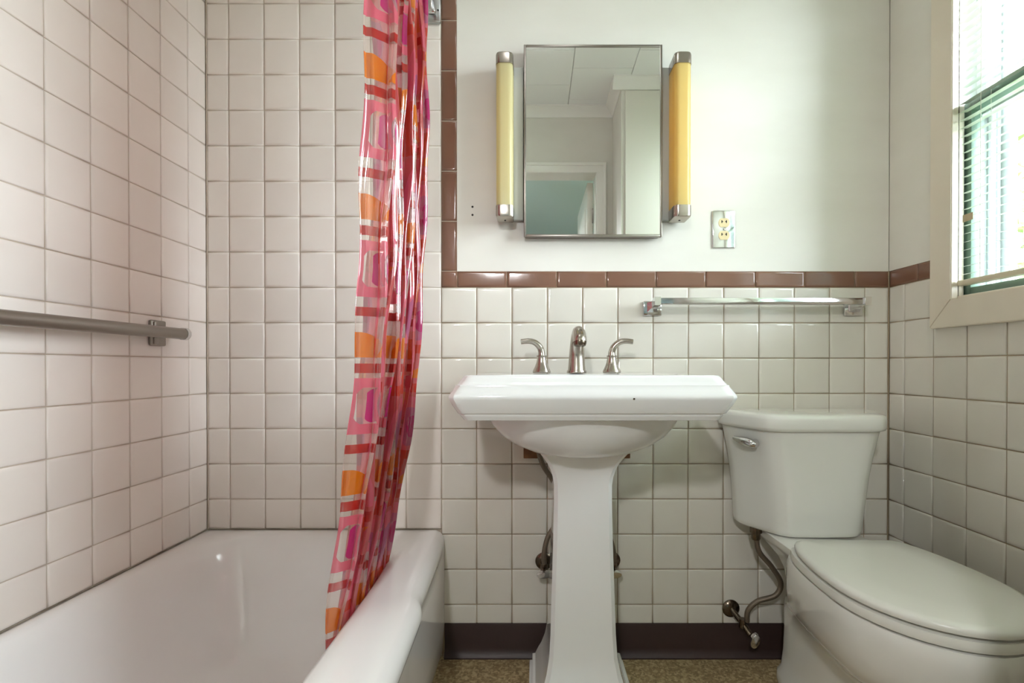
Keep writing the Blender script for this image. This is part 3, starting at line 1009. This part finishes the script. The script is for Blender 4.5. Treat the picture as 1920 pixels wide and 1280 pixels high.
# ------------------------------------------------------------------ the two tube lights
def tube_light(xc, sx, dm, label, group=None):
    t = empty('vanity_light', (xc, 0.0, 1.584))
    tag(t, label, 'light')
    hwid = 0.0258
    yb, yf = -0.018, -0.088
    def sec(hx, y0, y1, r, z):
        c = []
        for (cx_, cy_, a0) in ((hx - r, y1 + r, -90), (hx - 0.001, y0 - 0.001, 0), (-hx + 0.001, y0 - 0.001, 90), (-hx + r, y1 + r, 180)):
            rr = r if abs(cy_ - (y1 + r)) < 1e-9 else 0.001
            for k in range(6):
                a = radians(a0 + 90 * k / 5)
                c.append((cx_ + rr * cos(a), cy_ + rr * sin(a), z))
        return c
    MB().loft([sec(hwid - 0.0012, yb, yf + 0.002, 0.015, -0.215), sec(hwid - 0.0012, yb, yf + 0.002, 0.015, 0.215)]).build('diffuser', dm, t, 40)
    for s_ in (-1, 1):
        zs = [0.207, 0.234, 0.239, 0.241]
        ins = [0, 0, 0.0012, 0.004]
        MB().loft([sec(hwid - i_, yb - i_ * 0.2, yf + i_, 0.014, s_ * z_) for z_, i_ in zip(zs, ins)]).build('end_cap', M_NICKEL, t, 40)
        MB().lathe([(0.0001, -0.0015), (0.003, -0.001), (0.003, 0.001), (0.0001, 0.001)], 10, (0.0, -0.045, s_ * 0.2415)).build('screw', M_BLACK, t)
    xi = -sx * 0.0415
    MB().box(min(0, xi) - 0.012, max(0, xi) + 0.012, -0.0185, 0.001, -0.232, 0.232, 0.001).build('back_plate', mat('grey_steel_plate', srgb(190, 190, 184), 0.45, 0.2), t)
    return t
tube_light(-0.0895, -1, M_DIFF_PALE, 'pale yellow tube light with nickel end caps, left of the mirror')
tube_light(0.4345, 1, M_DIFF_WINDOW_LIT, 'yellow tube light with nickel end caps, window glow put into its colour, between mirror and outlet')

# ------------------------------------------------------------------ outlet
ou = empty('wall_outlet', (0.5837, 0.0015, 1.3275))
tag(ou, 'duplex wall outlet with chrome plate and ivory sockets', 'outlet')
MB().box(-0.0352, 0.0352, -0.0055, 0.0, -0.0580, 0.0580, 0.0028, 3).build('cover_plate', M_CHROME, ou)
for zz in (0.0195, -0.0195):
    bm2 = bmesh.new()
    ring = []
    for k in range(28):
        a = 2 * pi * k / 28
        ring.append((0.0172 * cos(a), max(-0.0135, min(0.0135, 0.0172 * sin(a)))))
    m = MB().loft([[(x_, y_, zz + z_) for x_, z_ in ring] for y_ in (-0.0020, -0.0072)])
    so = m.build('socket', M_IVORY, ou, 35)
    for sx in (-0.0072, 0.0072):
        MB().box(sx - 0.0013, sx + 0.0013, -0.0076, -0.0070, zz - 0.0010, zz + 0.0076).build('slot', M_BLACK, so)
        MB().box(min(sx, sx * 0.45), max(sx, sx * 0.45) , -0.0076, -0.0070, zz + 0.0022, zz + 0.0046).build('slot', M_BLACK, so)
MB().lathe([(0.0001, -0.0072), (0.0028, -0.0066), (0.0034, -0.005), (0.0001, -0.005)], 12, (0, 0, 0), 'Y').build('screw', M_STEEL, ou)

# ------------------------------------------------------------------ towel bar
tb = empty('towel_bar', (0.68, 0.0, 1.087))
tag(tb, 'square chrome towel bar mounted on the tiles under the brown border', 'towel bar')
x0, x1 = 0.362 - 0.68, 0.982 - 0.68
MB().box(x0 + 0.008, x1 - 0.004, -0.076, -0.057, 0.0, 0.0195, 0.0018).build('bar', M_CHROME, tb)
for xx, s_ in ((x0, 1), (x1, -1)):
    m = MB()
    m.box(xx - 0.028, xx + 0.028, -0.010, -0.0005, -0.027, 0.018, 0.003)
    xa = xx
    m.loft([[(xa - 0.018, -0.006, -0.018), (xa + 0.018, -0.006, -0.018), (xa + 0.018, -0.006, 0.012), (xa - 0.018, -0.006, 0.012)],
            [(xa - 0.008, -0.035, -0.006), (xa + 0.008, -0.035, -0.006), (xa + 0.008, -0.035, 0.014), (xa - 0.008, -0.035, 0.014)],
            [(xa - 0.009, -0.055, -0.003), (xa + 0.009, -0.055, -0.003), (xa + 0.009, -0.055, 0.021), (xa - 0.009, -0.055, 0.021)],
            [(xa - 0.009, -0.080, -0.003), (xa + 0.009, -0.080, -0.003), (xa + 0.009, -0.080, 0.022), (xa - 0.009, -0.080, 0.022)]])
    m.build('post', M_CHROME, tb, 25)

# ------------------------------------------------------------------ pedestal sink
SX = 0.123
sink = empty('pedestal_sink', (SX, 0.0, 0.0))
tag(sink, 'white porcelain pedestal sink with moulded rim under the mirror', 'sink')
SCY = -0.27
N = 144
def side_pts(cs, cnt):
    out = []
    for i in range(len(cs)):
        p, q = cs[i], cs[(i + 1) % len(cs)]
        for k in range(cnt[i]):
            t = k / cnt[i]
            out.append((p[0] + (q[0] - p[0]) * t, p[1] + (q[1] - p[1]) * t))
    return out
SCNT = (24, 4, 40, 4, 24, 40)
def chrect(hw, yf, yb, ch, z):
    cs = [(-hw, yb), (-hw, yf + ch), (-hw + ch, yf), (hw - ch, yf), (hw, yf + ch), (hw, yb)]
    return [(x_, y_, z) for x_, y_ in side_pts(cs, SCNT)]
S_ANG = [math.atan2((y_ - SCY) / 0.25, x_ / 0.30) for x_, y_, _ in chrect(0.3065, -0.512, -0.0015, 0.012, 0)]
def oval(hx, hy, z, cy=SCY):
    return [(hx * cos(a), cy + hy * sin(a), z) for a in S_ANG]
HW, YF = 0.3065, -0.512
levels = [(0.7865, 0.036), (0.7880, 0.0290), (0.7950, 0.0245), (0.7990, 0.0215), (0.8015, 0.0215), (0.8030, 0.0180), (0.8050, 0.0165),
          (0.8200, 0.0080), (0.8290, 0.0036), (0.8330, 0.0018), (0.8360, 0.0007), (0.8390, 0.0004), (0.8420, 0.0011), (0.8460, 0.0030), (0.8540, 0.0080), (0.8610, 0.0125), (0.8640, 0.0130), (0.8655, 0.0165),
          (0.8720, 0.0210), (0.8790, 0.0255), (0.8835, 0.0290), (0.8852, 0.0330)]
rings = [oval(0.050, 0.045, 0.676), oval(0.090, 0.080, 0.681), oval(0.135, 0.112, 0.691), oval(0.178, 0.143, 0.709), oval(0.210, 0.165, 0.731),
         oval(0.232, 0.182, 0.757), oval(0.245, 0.192, 0.7835)]
rings += [chrect(HW - i, YF + i, -0.0015, 0.012, z_) for z_, i in levels]
rings += [chrect(HW - 0.045, YF + 0.045, -0.012, 0.012, 0.8850)]
rings += [oval(0.225, 0.150, 0.8815, -0.300), oval(0.217, 0.143, 0.8740, -0.300), oval(0.205, 0.133, 0.840, -0.300),
          oval(0.180, 0.115, 0.790, -0.295), oval(0.130, 0.085, 0.755, -0.290), oval(0.060, 0.045, 0.738, -0.285), oval(0.022, 0.022, 0.735, -0.285)]
basin = MB().loft(rings).build('basin', M_PORC, sink, 38)
MB().lathe([(0.001, 0.004), (0.018, 0.004), (0.023, 0.0015), (0.024, 0.0), (0.001, 0.0)], 24, (0, -0.285, 0.7355)).build('drain', M_NICKEL, basin)
bm_ = MB()
bm_.lathe([(0.0001, -0.0006), (0.0022, -0.0006), (0.0022, 0.001), (0.0001, 0.001)], 8, (0.085, YF + 0.0004, 0.836), 'Y')
bm_.build('chip', M_DARKCHROME, basin)
# pedestal column: chamfered rectangular sections
def ped(hw, yf, yb, z, ch):
    pts = [(-hw, yb), (-hw, yf + ch), (-hw + ch, yf), (hw - ch, yf), (hw, yf + ch), (hw, yb)]
    return [(a, b, z) for a, b in pts]
pr = [(0.0, 0.141, -0.365, -0.060), (0.026, 0.139, -0.363, -0.062), (0.030, 0.132, -0.357, -0.066), (0.050, 0.130, -0.355, -0.068), (0.055, 0.122, -0.347, -0.074),
      (0.075, 0.114, -0.335, -0.080), (0.095, 0.104, -0.322, -0.086), (0.125, 0.094, -0.308, -0.094), (0.165, 0.0865, -0.298, -0.100), (0.22, 0.0835, -0.294, -0.104),
      (0.30, 0.0812, -0.291, -0.108), (0.45, 0.0765, -0.288, -0.112), (0.56, 0.0742, -0.287, -0.114), (0.600, 0.0745, -0.287, -0.116), (0.622, 0.0775, -0.289, -0.118),
      (0.642, 0.0835, -0.293, -0.120), (0.658, 0.0910, -0.300, -0.122), (0.672, 0.1000, -0.308, -0.124), (0.684, 0.1085, -0.316, -0.126), (0.690, 0.1085, -0.316, -0.126)]
MB().loft([ped(h, a, b, z_, 0.010) for z_, h, a, b in pr]).build('pedestal', M_PORC, sink, 28)

# faucet
fa = empty('faucet', (SX - 0.002, -0.105, 0.8845))
tag(fa, 'brushed nickel widespread faucet with two curved levers on the sink', 'faucet')
m = MB()
path = smoothpath([(0, 0, 0), (0, 0.001, 0.028), (0, 0.000, 0.060), (0, -0.012, 0.092), (0, -0.040, 0.113), (0, -0.074, 0.112), (0, -0.098, 0.094), (0, -0.103, 0.084)], 5)
nn = len(path)
rad = []
for i in range(nn):
    t = i / (nn - 1)
    rad.append(0.0262 - 0.0100 * min(1.0, t / 0.6) + 0.0025 * max(0.0, min(1.0, (t - 0.55) / 0.3)))
m.tube(path, rad, 24)
m.lathe([(0.001, 0.0), (0.0285, 0.0), (0.0290, 0.004), (0.0275, 0.008), (0.001, 0.010)], 28)
sp = m.build('spout', M_NICKEL, fa, 50)
ae = MB()
ae.tube([(0, -0.1015, 0.090), (0, -0.1035, 0.081), (0, -0.1045, 0.0745)], [0.0176, 0.0176, 0.0150], 20)
ae.build('aerator', M_DARKCHROME, sp)
for s_ in (-1, 1):
    hx = s_ * 0.1015
    hb = MB().lathe([(0.001, 0.0), (0.0245, 0.0), (0.0262, 0.004), (0.0245, 0.009), (0.0195, 0.019), (0.0155, 0.030), (0.0135, 0.040), (0.0132, 0.046), (0.0148, 0.0475), (0.0148, 0.0505), (0.001, 0.0515)], 28, (hx, 0, 0))
    h = hb.build('handle_base', M_NICKEL, fa, 40)
    lp = smoothpath([(hx, 0, 0.050), (hx + s_ * 0.0005, 0, 0.062), (hx + s_ * 0.006, -0.001, 0.076), (hx + s_ * 0.020, -0.002, 0.0885), (hx + s_ * 0.038, -0.004, 0.0925), (hx + s_ * 0.060, -0.006, 0.0905)], 5)
    rr = [0.0136 - 0.0048 * (i / (len(lp) - 1)) ** 0.6 for i in range(len(lp))]
    MB().tube(lp, rr, 16, True, 0.85).build('lever', M_NICKEL, h, 45)

# wooden wall cleats behind the basin
for xx, xw, lab in ((-0.035, 0.052, 'rough brown wooden cleat on the tiles behind the left of the sink basin'), (0.252, 0.040, 'rough brown wooden cleat on the tiles behind the right of the sink basin')):
    t = MB().box(xx, xx + xw, -0.022, -0.0005, 0.622, 0.684, 0.002)
    tag(t.build('wooden_cleat', M_WOOD), lab, 'wood block')

def stop_valve(name, x_, z_, label, hose_pts, hose_label, handle_off=(0.0, -0.075, -0.022), hr=(0.021, 0.011)):
    t = empty(name, (x_, 0.0, z_))
    tag(t, label, 'valve')
    MB().lathe([(0.001, -0.012), (0.012, -0.012), (0.022, -0.008), (0.027, -0.003), (0.027, -0.0005), (0.001, -0.0005)], 28, (0, 0, 0), 'Y').build('escutcheon', M_DARKCHROME, t)
    hx, hy, hz = handle_off
    b = MB()
    b.tube([(0, -0.008, 0), (hx * 0.5, hy * 0.6, hz * 0.45), (hx * 0.8, hy * 0.85, hz * 0.8)], 0.0085, 14)
    b.lathe([(0.001, -0.012), (0.011, -0.012), (0.011, 0.014), (0.001, 0.014)], 14, (hx * 0.45, hy * 0.58, hz * 0.40))
    b.build('valve_body', M_DARKCHROME, t)
    # oval handle
    hd = MB()
    rg = []
    d = Vector((0.15, -1.0, -0.30)).normalized()
    a = d.cross(Vector((0, 0, 1))).normalized()
    b2 = a.cross(d).normalized()
    c0 = Vector((hx, hy, hz))
    for q, off in ((0.55, -0.010), (0.95, -0.006), (1.0, 0.0), (0.9, 0.005), (0.4, 0.007)):
        rg.append([c0 + d * off + a * cos(2 * pi * k / 24) * hr[0] * q + b2 * sin(2 * pi * k / 24) * hr[1] * q for k in range(24)])
    hd.loft(rg).build('valve_handle', M_CHROME, t)
    if hose_pts:
        ho = MB().tube(smoothpath(hose_pts, 8), 0.0076, 12).build('supply_hose', M_HOSE)
        tag(ho, hose_label, 'hose')
    return t
vx, vz = (1020 - 1003) / 604.6, CAM_Z - (1052 - 686) / 604.6
stop_valve('stop_valve', vx, vz, 'chrome water stop valve on the tiles left of the sink pedestal',
           [(vx, -0.050, vz + 0.010), (vx - 0.001, -0.050, vz + 0.040), (vx + 0.010, -0.048, vz + 0.088), (vx + 0.034, -0.044, vz + 0.13), (vx + 0.056, -0.044, vz + 0.20),
            (vx + 0.026, -0.044, vz + 0.26), (vx - 0.004, -0.046, vz + 0.307), (vx - 0.017, -0.050, vz + 0.355), (vx - 0.019, -0.055, vz + 0.425)],
           'dark braided water hose curving behind the left of the sink pedestal', (0.0, -0.066, -0.016), (0.024, 0.0115))
vx2 = (1147 - 1003) / 604.6
stop_valve('stop_valve', vx2, vz + 0.003, 'chrome water stop valve on the tiles right of the sink pedestal', [(vx2, -0.050, vz + 0.010), (vx2 - 0.004, -0.050, vz + 0.06), (vx2 - 0.030, -0.046, vz + 0.16), (vx2 - 0.045, -0.044, vz + 0.30), (vx2 - 0.03, -0.05, vz + 0.42)],
           'dark braided water hose behind the right of the sink pedestal', (0.0, -0.066, -0.018), (0.022, 0.0115))

# ------------------------------------------------------------------ toilet
TCX = 0.781
toi = empty('toilet', (TCX, 0.0, 0.0))
tag(toi, 'off white two piece toilet with closed lid in the corner', 'toilet')
def tank_ring(bw, fw, yf, yb, z_, ym=-0.075):
    poly = [(-bw, yb), (-bw, ym), (-fw, yf), (0, yf - 0.004), (fw, yf), (bw, ym), (bw, yb), (0, yb)]
    return [(p[0], p[1], z_) for p in chaikin(poly, 3, 0.16)]
tr_ = [(0.4370, 0.165, 0.092, -0.185, -0.030), (0.4380, 0.172, 0.099, -0.195, -0.025), (0.4430, 0.1775, 0.105, -0.203, -0.021), (0.455, 0.180, 0.108, -0.206, -0.019),
       (0.52, 0.183, 0.114, -0.209, -0.018), (0.60, 0.190, 0.123, -0.213, -0.018), (0.66, 0.199, 0.132, -0.218, -0.018), (0.70, 0.207, 0.140, -0.222, -0.018), (0.733, 0.214, 0.147, -0.226, -0.018)]
tank = MB().loft([tank_ring(b_, f_, yf, yb, z_) for z_, b_, f_, yf, yb in tr_]).build('tank', M_PORC_T, toi, 60)
ld = [(0.7300, 0.218, 0.152, -0.232, -0.014), (0.7320, 0.2225, 0.156, -0.236, -0.012), (0.740, 0.2240, 0.158, -0.2385, -0.011), (0.762, 0.2245, 0.158, -0.2390, -0.011), (0.7705, 0.222, 0.156, -0.2365, -0.013), (0.7745, 0.216, 0.150, -0.230, -0.018), (0.7755, 0.19, 0.13, -0.20, -0.04)]
MB().loft([tank_ring(b_, f_, yf, yb, z_) for z_, b_, f_, yf, yb in ld]).build('tank_lid', M_PORC_T, toi, 60)
# flush lever on the left facet
lv = MB()
lev_o = Vector((-0.166, -0.163, 0.692))
nrm = Vector((-0.9, -0.43, 0)).normalized()
tng = Vector((-0.43, 0.9, 0)).normalized()
lv.tube([lev_o - nrm * 0.006, lev_o + nrm * 0.016], [0.012, 0.010], 16)
lp = [lev_o + nrm * 0.016 - tng * 0.016 + Vector((0, 0, -0.004)), lev_o + nrm * 0.020, lev_o + nrm * 0.020 + tng * 0.03 + Vector((0, 0, 0.003)), lev_o + nrm * 0.016 + tng * 0.062 + Vector((0, 0, 0.007))]
lv.tube(smoothpath(lp, 5), [0.0045 + 0.0085 * sin(pi * (i + 3) / 20) ** 1.5 for i in range(16)], 14, True, 1.0)
lv.build('flush_lever', M_CHROME, tank, 50)
def bowl_ring(hw, bwd, yb, yw, yf, z_, dx=0.0):
    pts = []
    for k in range(25):
        a = pi * k / 24
        pts.append((hw * cos(a), yw - (yw - yf) * sin(a)))
    for k in range(1, 9):
        s_ = k / 8
        pts.append((-(bwd + (hw - bwd) * cos(s_ * pi / 2)), yw + (yb - yw) * sin(s_ * pi / 2)))
    for k in range(7, 0, -1):
        s_ = k / 8
        pts.append(((bwd + (hw - bwd) * cos(s_ * pi / 2)), yw + (yb - yw) * sin(s_ * pi / 2)))
    pts.insert(33, (bwd, yb))
    return [(p[0] + dx, p[1], z_) for p in pts]
bo = MB()
bo.loft([bowl_ring(*r) for r in [
    (0.100, 0.074, -0.105, -0.32, -0.580, 0.0), (0.102, 0.076, -0.102, -0.32, -0.584, 0.012), (0.100, 0.074, -0.104, -0.32, -0.580, 0.032), (0.091, 0.066, -0.110, -0.32, -0.566, 0.048),
    (0.086, 0.063, -0.115, -0.32, -0.556, 0.10), (0.084, 0.062, -0.118, -0.34, -0.556, 0.17), (0.087, 0.063, -0.120, -0.38, -0.570, 0.210), (0.097, 0.066, -0.130, -0.44, -0.600, 0.236),
    (0.118, 0.072, -0.150, -0.49, -0.642, 0.257), (0.138, 0.082, -0.180, -0.51, -0.680, 0.278), (0.152, 0.096, -0.215, -0.525, -0.706, 0.308), (0.161, 0.110, -0.240, -0.53, -0.724, 0.345), (0.166, 0.119, -0.255, -0.53, -0.735, 0.386), (0.167, 0.121, -0.262, -0.53, -0.738, 0.408),
    (0.164, 0.118, -0.265, -0.53, -0.735, 0.4190), (0.150, 0.105, -0.280, -0.53, -0.72, 0.4215)]])
bo.loft([[(-h, a, z_), (-h, b_, z_), (h, b_, z_), (h, a, z_)] for z_, h, a, b_ in
         [(0.290, 0.062, -0.13, -0.34), (0.330, 0.068, -0.125, -0.34), (0.360, 0.080, -0.115, -0.34), (0.385, 0.098, -0.095, -0.34), (0.402, 0.112, -0.075, -0.34), (0.415, 0.121, -0.06, -0.34), (0.432, 0.124, -0.055, -0.33), (0.4355, 0.121, -0.058, -0.325)]])
bo.build('bowl', M_PORC_T, toi, 50)
MB().loft([bowl_ring(*r) for r in [(0.160, 0.112, -0.290, -0.53, -0.728, 0.4225), (0.168, 0.120, -0.283, -0.53, -0.738, 0.4255), (0.1700, 0.121, -0.282, -0.53, -0.740, 0.434), (0.168, 0.120, -0.284, -0.53, -0.738, 0.4435), (0.160, 0.112, -0.292, -0.53, -0.728, 0.4465)]]).build('seat', M_SEAT, toi, 50)
MB().loft([bowl_ring(*r) for r in [(0.158, 0.104, -0.305, -0.53, -0.728, 0.4500), (0.1695, 0.112, -0.297, -0.53, -0.742, 0.4525), (0.1715, 0.113, -0.296, -0.53, -0.744, 0.4590), (0.1695, 0.112, -0.298, -0.53, -0.742, 0.4650), (0.158, 0.104, -0.308, -0.53, -0.728, 0.4695), (0.09, 0.06, -0.37, -0.53, -0.65, 0.4725), (0.03, 0.02, -0.47, -0.53, -0.58, 0.4735)]]).build('seat_lid', M_SEAT, toi, 60)
for s_ in (-1, 1):
    MB().box(s_ * 0.075 - 0.022, s_ * 0.075 + 0.022, -0.305, -0.262, 0.420, 0.456, 0.006).build('hinge', M_SEAT, toi)
tvx, tvz = (1371 - 1003) / 604.6, CAM_Z - (1141 - 686) / 604.6
stop_valve('stop_valve', tvx, tvz, 'tarnished water stop valve with oval handle on the tiles beside the toilet',
           [(tvx + 0.026, -0.060, tvz - 0.012), (tvx + 0.028, -0.062, tvz + 0.022), (tvx + 0.055, -0.066, tvz + 0.052), (tvx + 0.105, -0.072, tvz + 0.072), (tvx + 0.118, -0.078, tvz + 0.112),
            (tvx + 0.085, -0.088, tvz + 0.165), (tvx + 0.044, -0.096, tvz + 0.215), (tvx + 0.034, -0.100, 0.4365)],
           'grey braided water hose curving up to the toilet tank', (0.040, -0.082, -0.058), (0.015, 0.026))
cn = MB().lathe([(0.001, 0.400), (0.011, 0.400), (0.013, 0.405), (0.013, 0.420), (0.017, 0.421), (0.017, 0.438), (0.001, 0.438)], 10, (tvx + 0.034 - TCX, -0.100, 0.0))
cn.build('fill_nut', M_DARKCHROME, toi, 30)

# ------------------------------------------------------------------ outdoors
gr = MB().box(XR + 0.155, 30, -20, 25, -0.72, -0.70).build('ground_lawn', M_GRASS)
tag(gr, 'green lawn outside the window', 'lawn', kind='structure')
def tree(x_, y_, h_, r_, n, label):
    t = empty('garden_tree', (x_, y_, -0.70))
    tag(t, label, 'tree', 'trees outside the window')
    MB().tube([(0, 0, 0), (0.03, 0.02, h_ * 0.4), (0.0, 0.05, h_ * 0.75)], [0.11, 0.08, 0.03], 10).build('trunk', M_BARK, t)
    rnd = random.Random(int(x_ * 100 + y_))
    v, f = [], []
    for i in range(n):
        while True:
            q = Vector((rnd.uniform(-1, 1), rnd.uniform(-1, 1), rnd.uniform(-1, 1)))
            if 0.3 < q.length < 1: break
        c = Vector((q.x * r_, q.y * r_, h_ * 0.62 + q.z * h_ * 0.42))
        a = Vector((rnd.gauss(0, 1), rnd.gauss(0, 1), rnd.gauss(0, 0.6))).normalized()
        b = a.cross(Vector((rnd.gauss(0, 1), rnd.gauss(0, 1), rnd.gauss(0, 1)))).normalized()
        L = rnd.uniform(0.06, 0.11)
        k = len(v)
        v += [c - a * L, c + b * L * 0.4, c + a * L, c - b * L * 0.4]
        f.append((k, k + 1, k + 2, k + 3))
    me = bpy.data.meshes.new('foliage')
    me.from_pydata(v, [], f)
    o = link('foliage', me, M_LEAF, t)
    o['kind'] = 'stuff'
tree(4.6, 2.6, 3.6, 1.3, 3500, 'leafy green tree nearest the window')
tree(6.4, 5.4, 4.6, 1.7, 4000, 'taller leafy green tree farther behind the first tree')
